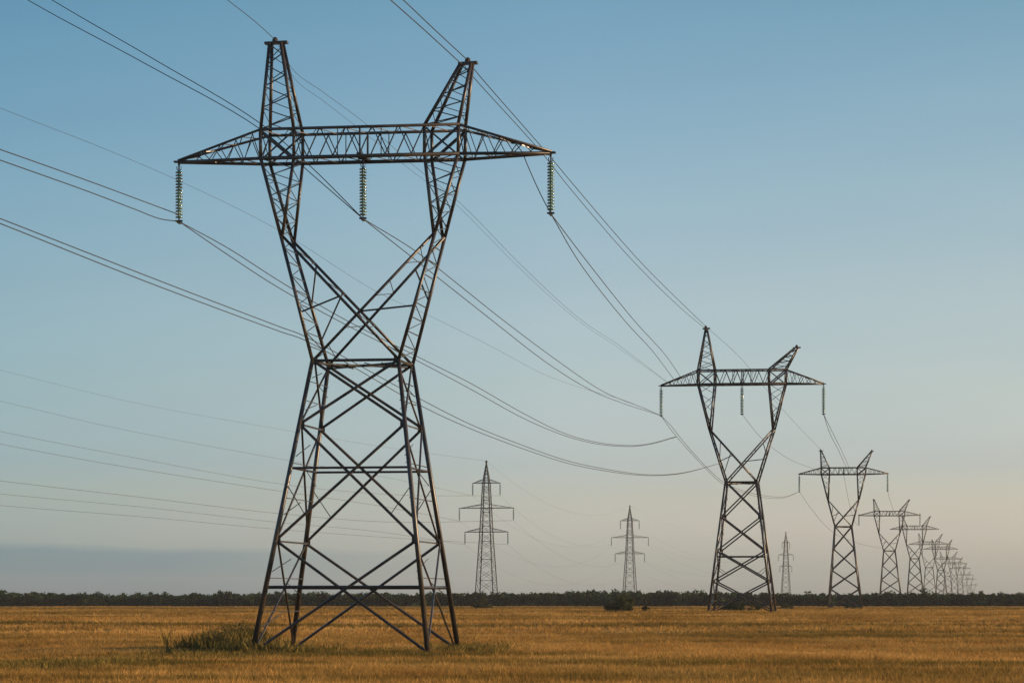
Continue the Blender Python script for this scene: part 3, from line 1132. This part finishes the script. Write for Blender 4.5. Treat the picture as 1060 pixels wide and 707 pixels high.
wire([(322, -85), (417, 0), (452, 33)], xy(pkR), back(pkR, 100), rn, 'right one of two wires coming down from the top edge to the right peak', G1, end=pkR)
span(local(O1, 10.25, .25, 29.9), Rt, .15, rn, 'short steep jumper wire from the right arm down to the right insulator', G1, 8)
# pair passing behind the big tower low at the left, to the second tower
a3, b3 = (O2[0] - 1.5, O2[1] - 2), ((373 - 530) / 3000 * 192, 192)
e3 = local(O2, -2.6, -1.2, 19.6)
wire([(-190, 160), (-90, 192), (0, 226.4), (163, 290), (290, 338.5), (314, 347.5), (436, 413.5), (486.6, 439), (543, 461.6), (588, 477), (628, 485.6), (667, 491), (702, 490)], a3, b3, rn * .9,
     'upper wire of the lowest pair passing behind the biggest tower', G2, end=e3)
wire([(-190, 166), (-90, 197), (0, 231.5), (147, 290), (290, 343.3), (315, 352), (437, 420.6), (486.6, 443.5), (543, 465), (588, 479.5), (628, 487.5), (667, 492), (702, 490.5)], a3, b3, rn * .9,
     'lower wire of the lowest pair passing behind the biggest tower', G2, end=e3)
# left phase
tapY = 357
wire([(236, 257), (286, 289), (350, 327), (433, 369.6), (486.6, 396.5), (543, 428.5), (585.6, 449), (622, 458.5), (653.5, 461), (673, 459)], xy(L), xy(at(700, 452, tapY)), rn,
     'upper wire of the pair sagging deep from the left insulator to the second tower', G2, start=L, end=at(700, 451.7, tapY))
wire([(236, 264), (286, 296.5), (350, 332), (433, 374), (486.6, 402.5), (543, 433.5), (588, 452), (622, 460), (653.5, 462), (673, 459.7)], xy(L), xy(at(700, 452, tapY)), rn,
     'lower wire of the pair sagging deep from the left insulator to the second tower', G2, start=L, end=at(700, 452.3, tapY))
# middle phase
wire([(430, 260), (480, 299), (517.7, 329), (580, 375.5), (625, 405.5), (668, 423)], xy(C), xy(L2), rn, 'upper wire of the pair from the middle insulator to the second tower', G2, start=C, end=L2)
wire([(426, 266), (480, 308.5), (506, 329), (566, 375.5), (611, 403.5), (645, 417.5), (668, 425)], xy(C), xy(L2), rn, 'lower wire of the pair from the middle insulator to the second tower', G2, start=C, end=L2)
# right phase
eA = local(O2, -7.4, -.3, 30.0)
eB = local(O2, -8.2, -.3, 29.7)
wire([(604, 266), (655, 330), (690, 369)], xy(Rt), xy(eA), rn, 'upper wire of the pair from the right insulator to the second tower', G2, start=Rt, end=eA)
wire([(598, 269), (645, 330), (676, 364)], xy(Rt), xy(eB), rn, 'lower wire of the pair from the right insulator to the second tower', G2, start=Rt, end=eB)
# wires of the right peak
pk2 = local(O2, -4.42, 0, 36.4)
pk2b = local(O2, -4.2, .2, 35.9)
wire([(490, 71), (570, 163), (590, 187), (660, 268), (714, 322)], xy(pkR), xy(pk2), rn, 'upper one of two wires from the right peak to the second tower', G2, start=pkR, end=pk2)
wire([(490, 80), (560.5, 158), (590, 195), (655, 270), (707, 321)], xy(local(O1, 6.5, 0, 0)), xy(pk2), rn * .9, 'lower one of two wires from the right peak to the second tower', G2, start=local(O1, 6.6, 0, 35.45), end=pk2b)
# wires of the left peak, and one far thin wire
eC = local(O2, -8.9, .3, 29.4)
wire([(303, 72), (335, 96), (380, 129.5), (430, 173), (478, 212), (540, 275), (600, 330), (640, 357)], xy(pkL), xy(eC), rn * .48, 'upper thin wire from the left peak to the second tower', G2, start=pkL, end=eC)
wire([(305, 81.5), (335, 105), (370, 132), (425, 176), (471, 211), (535, 275), (596, 330), (640, 360)], xy(pkL), xy(eC), rn * .38, 'lower thin wire from the left peak to the second tower', G2, start=local(O1, -5.0, 0, 36.8), end=eC)
wire([(-190, 40), (-90, 74), (0, 112), (100, 151), (180, 185), (284, 236), (388, 301), (451, 330), (515, 362), (560, 386), (600, 401), (645, 414)], ((300 - 530) / 3000 * 215, 215), xy(L2), rn * .38,
     'very faint single wire passing behind the left insulator and both limbs', G2, end=L2)
# second tower onwards
wire([(694, 440), (706.7, 456), (730, 482), (749, 499), (770, 508), (792, 513), (812, 514)], xy(L2), xy(L3), rn * 1.1, 'upper wire from the left insulator of the second tower to the third', G3, start=L2, end=L3)
wire([(691, 440), (703, 455), (727.7, 482), (747, 500), (770, 510), (792, 515), (812, 515)], xy(L2), xy(L3), rn, 'lower wire from the left insulator of the second tower to the third', G3, start=L2, end=L3)
eD = local(O3, -3, 0, 29.3)
wire([(786, 451), (815, 474)], xy(C2), xy(eD), rn * .8, 'faint wire from the middle insulator of the second tower to the third', G3, start=C2, end=eD)
eE = local(O3, .6, 0, 30.3)
wire([(858, 446), (868, 466)], xy(R2), xy(eE), rn * 1.1, 'left wire from the right insulator of the second tower to the third', G3, start=R2, end=eE)
wire([(861, 446), (872, 468)], xy(R2), xy(local(O3, 1.2, 0, 30.3)), rn * 1.1, 'right wire from the right insulator of the second tower to the third', G3, start=R2, end=local(O3, 1.2, 0, 30.3))
wire([(767, 371), (806, 419)], xy(pk2), xy(local(O3, -4.75, 0, 0)), rn * .7, 'faint wire from the left peak of the second tower to the third', G3, start=pk2, end=local(O3, -4.75, 0, 34.2))
O4 = (far_t[0].location.x, far_t[0].location.y)
e4 = local(O4, -1.75, 0, 18.2)
wire([(841, 528), (860, 549), (885, 561)], xy(L3), xy(e4), rn * 1.1, 'faint wire from the left insulator of the third tower to the fourth', G3, start=L3, end=e4)
span(local(O3, 0, 0, 29), ins[4, -1], 3, rn * 1.1, 'faint wire from the crossarm of the third tower to the fourth', G3)
span(R3, local(O4, 4, 0, 29), 3, rn, 'faint wire from the right insulator of the third tower to the fourth', G3)

# wires of the masts behind: from the left edge, mast to mast
mtop = [mr.location + Vector((0, 0, 43.5)) for mr in mroots]
src = (-215.0, 560.0)
bg = [([(-160, 344), (0, 383), (140, 417), (283, 443), (400, 463)], mtop[0], .024),
      ([(-160, 378), (0, 415), (120, 443), (290, 475), (400, 494)], mins[0, 0, -1], .030),
      ([(-160, 412), (0, 446.5), (120, 470), (292, 501), (410, 512)], mins[0, 0, 1], .036),
      ([(-160, 427), (0, 459.5), (120, 481.5), (288, 508), (390, 523)], mins[0, 1, -1], .042),
      ([(-160, 476), (0, 497.5), (150, 515), (285, 531), (400, 540)], mins[0, 1, 1], .042),
      ([(-160, 493), (0, 511), (150, 525), (283, 540), (390, 550)], mins[0, 2, -1], .036),
      ([(-160, 508), (0, 523), (150, 535), (280, 547), (400, 556)], mins[0, 2, 1], .036)]
bn = ['topmost faint', 'second from the top', 'third from the top', 'fourth from the top', 'third from the bottom', 'second from the bottom', 'lowest']
for (pts, e, r), nm in zip(bg, bn):
    wire(pts, src, xy(e), r, nm + ' of the far wires running left from the tallest mast', G4, end=e)
for i, nm in ((0, 'tallest to the middle sized mast'), (1, 'middle sized to the smallest mast')):
    span(mtop[i], mtop[i + 1], 9, .016, 'earth wire from the top of the ' + nm, G4)
    for ai in range(3):
        for s in (-1, 1):
            span(mins[i, ai, s], mins[i + 1, ai, s], 11, .018, '%s %s arm wire from the %s' % ('left' if s < 0 else 'right', ('top', 'middle', 'bottom')[ai], nm), G4)
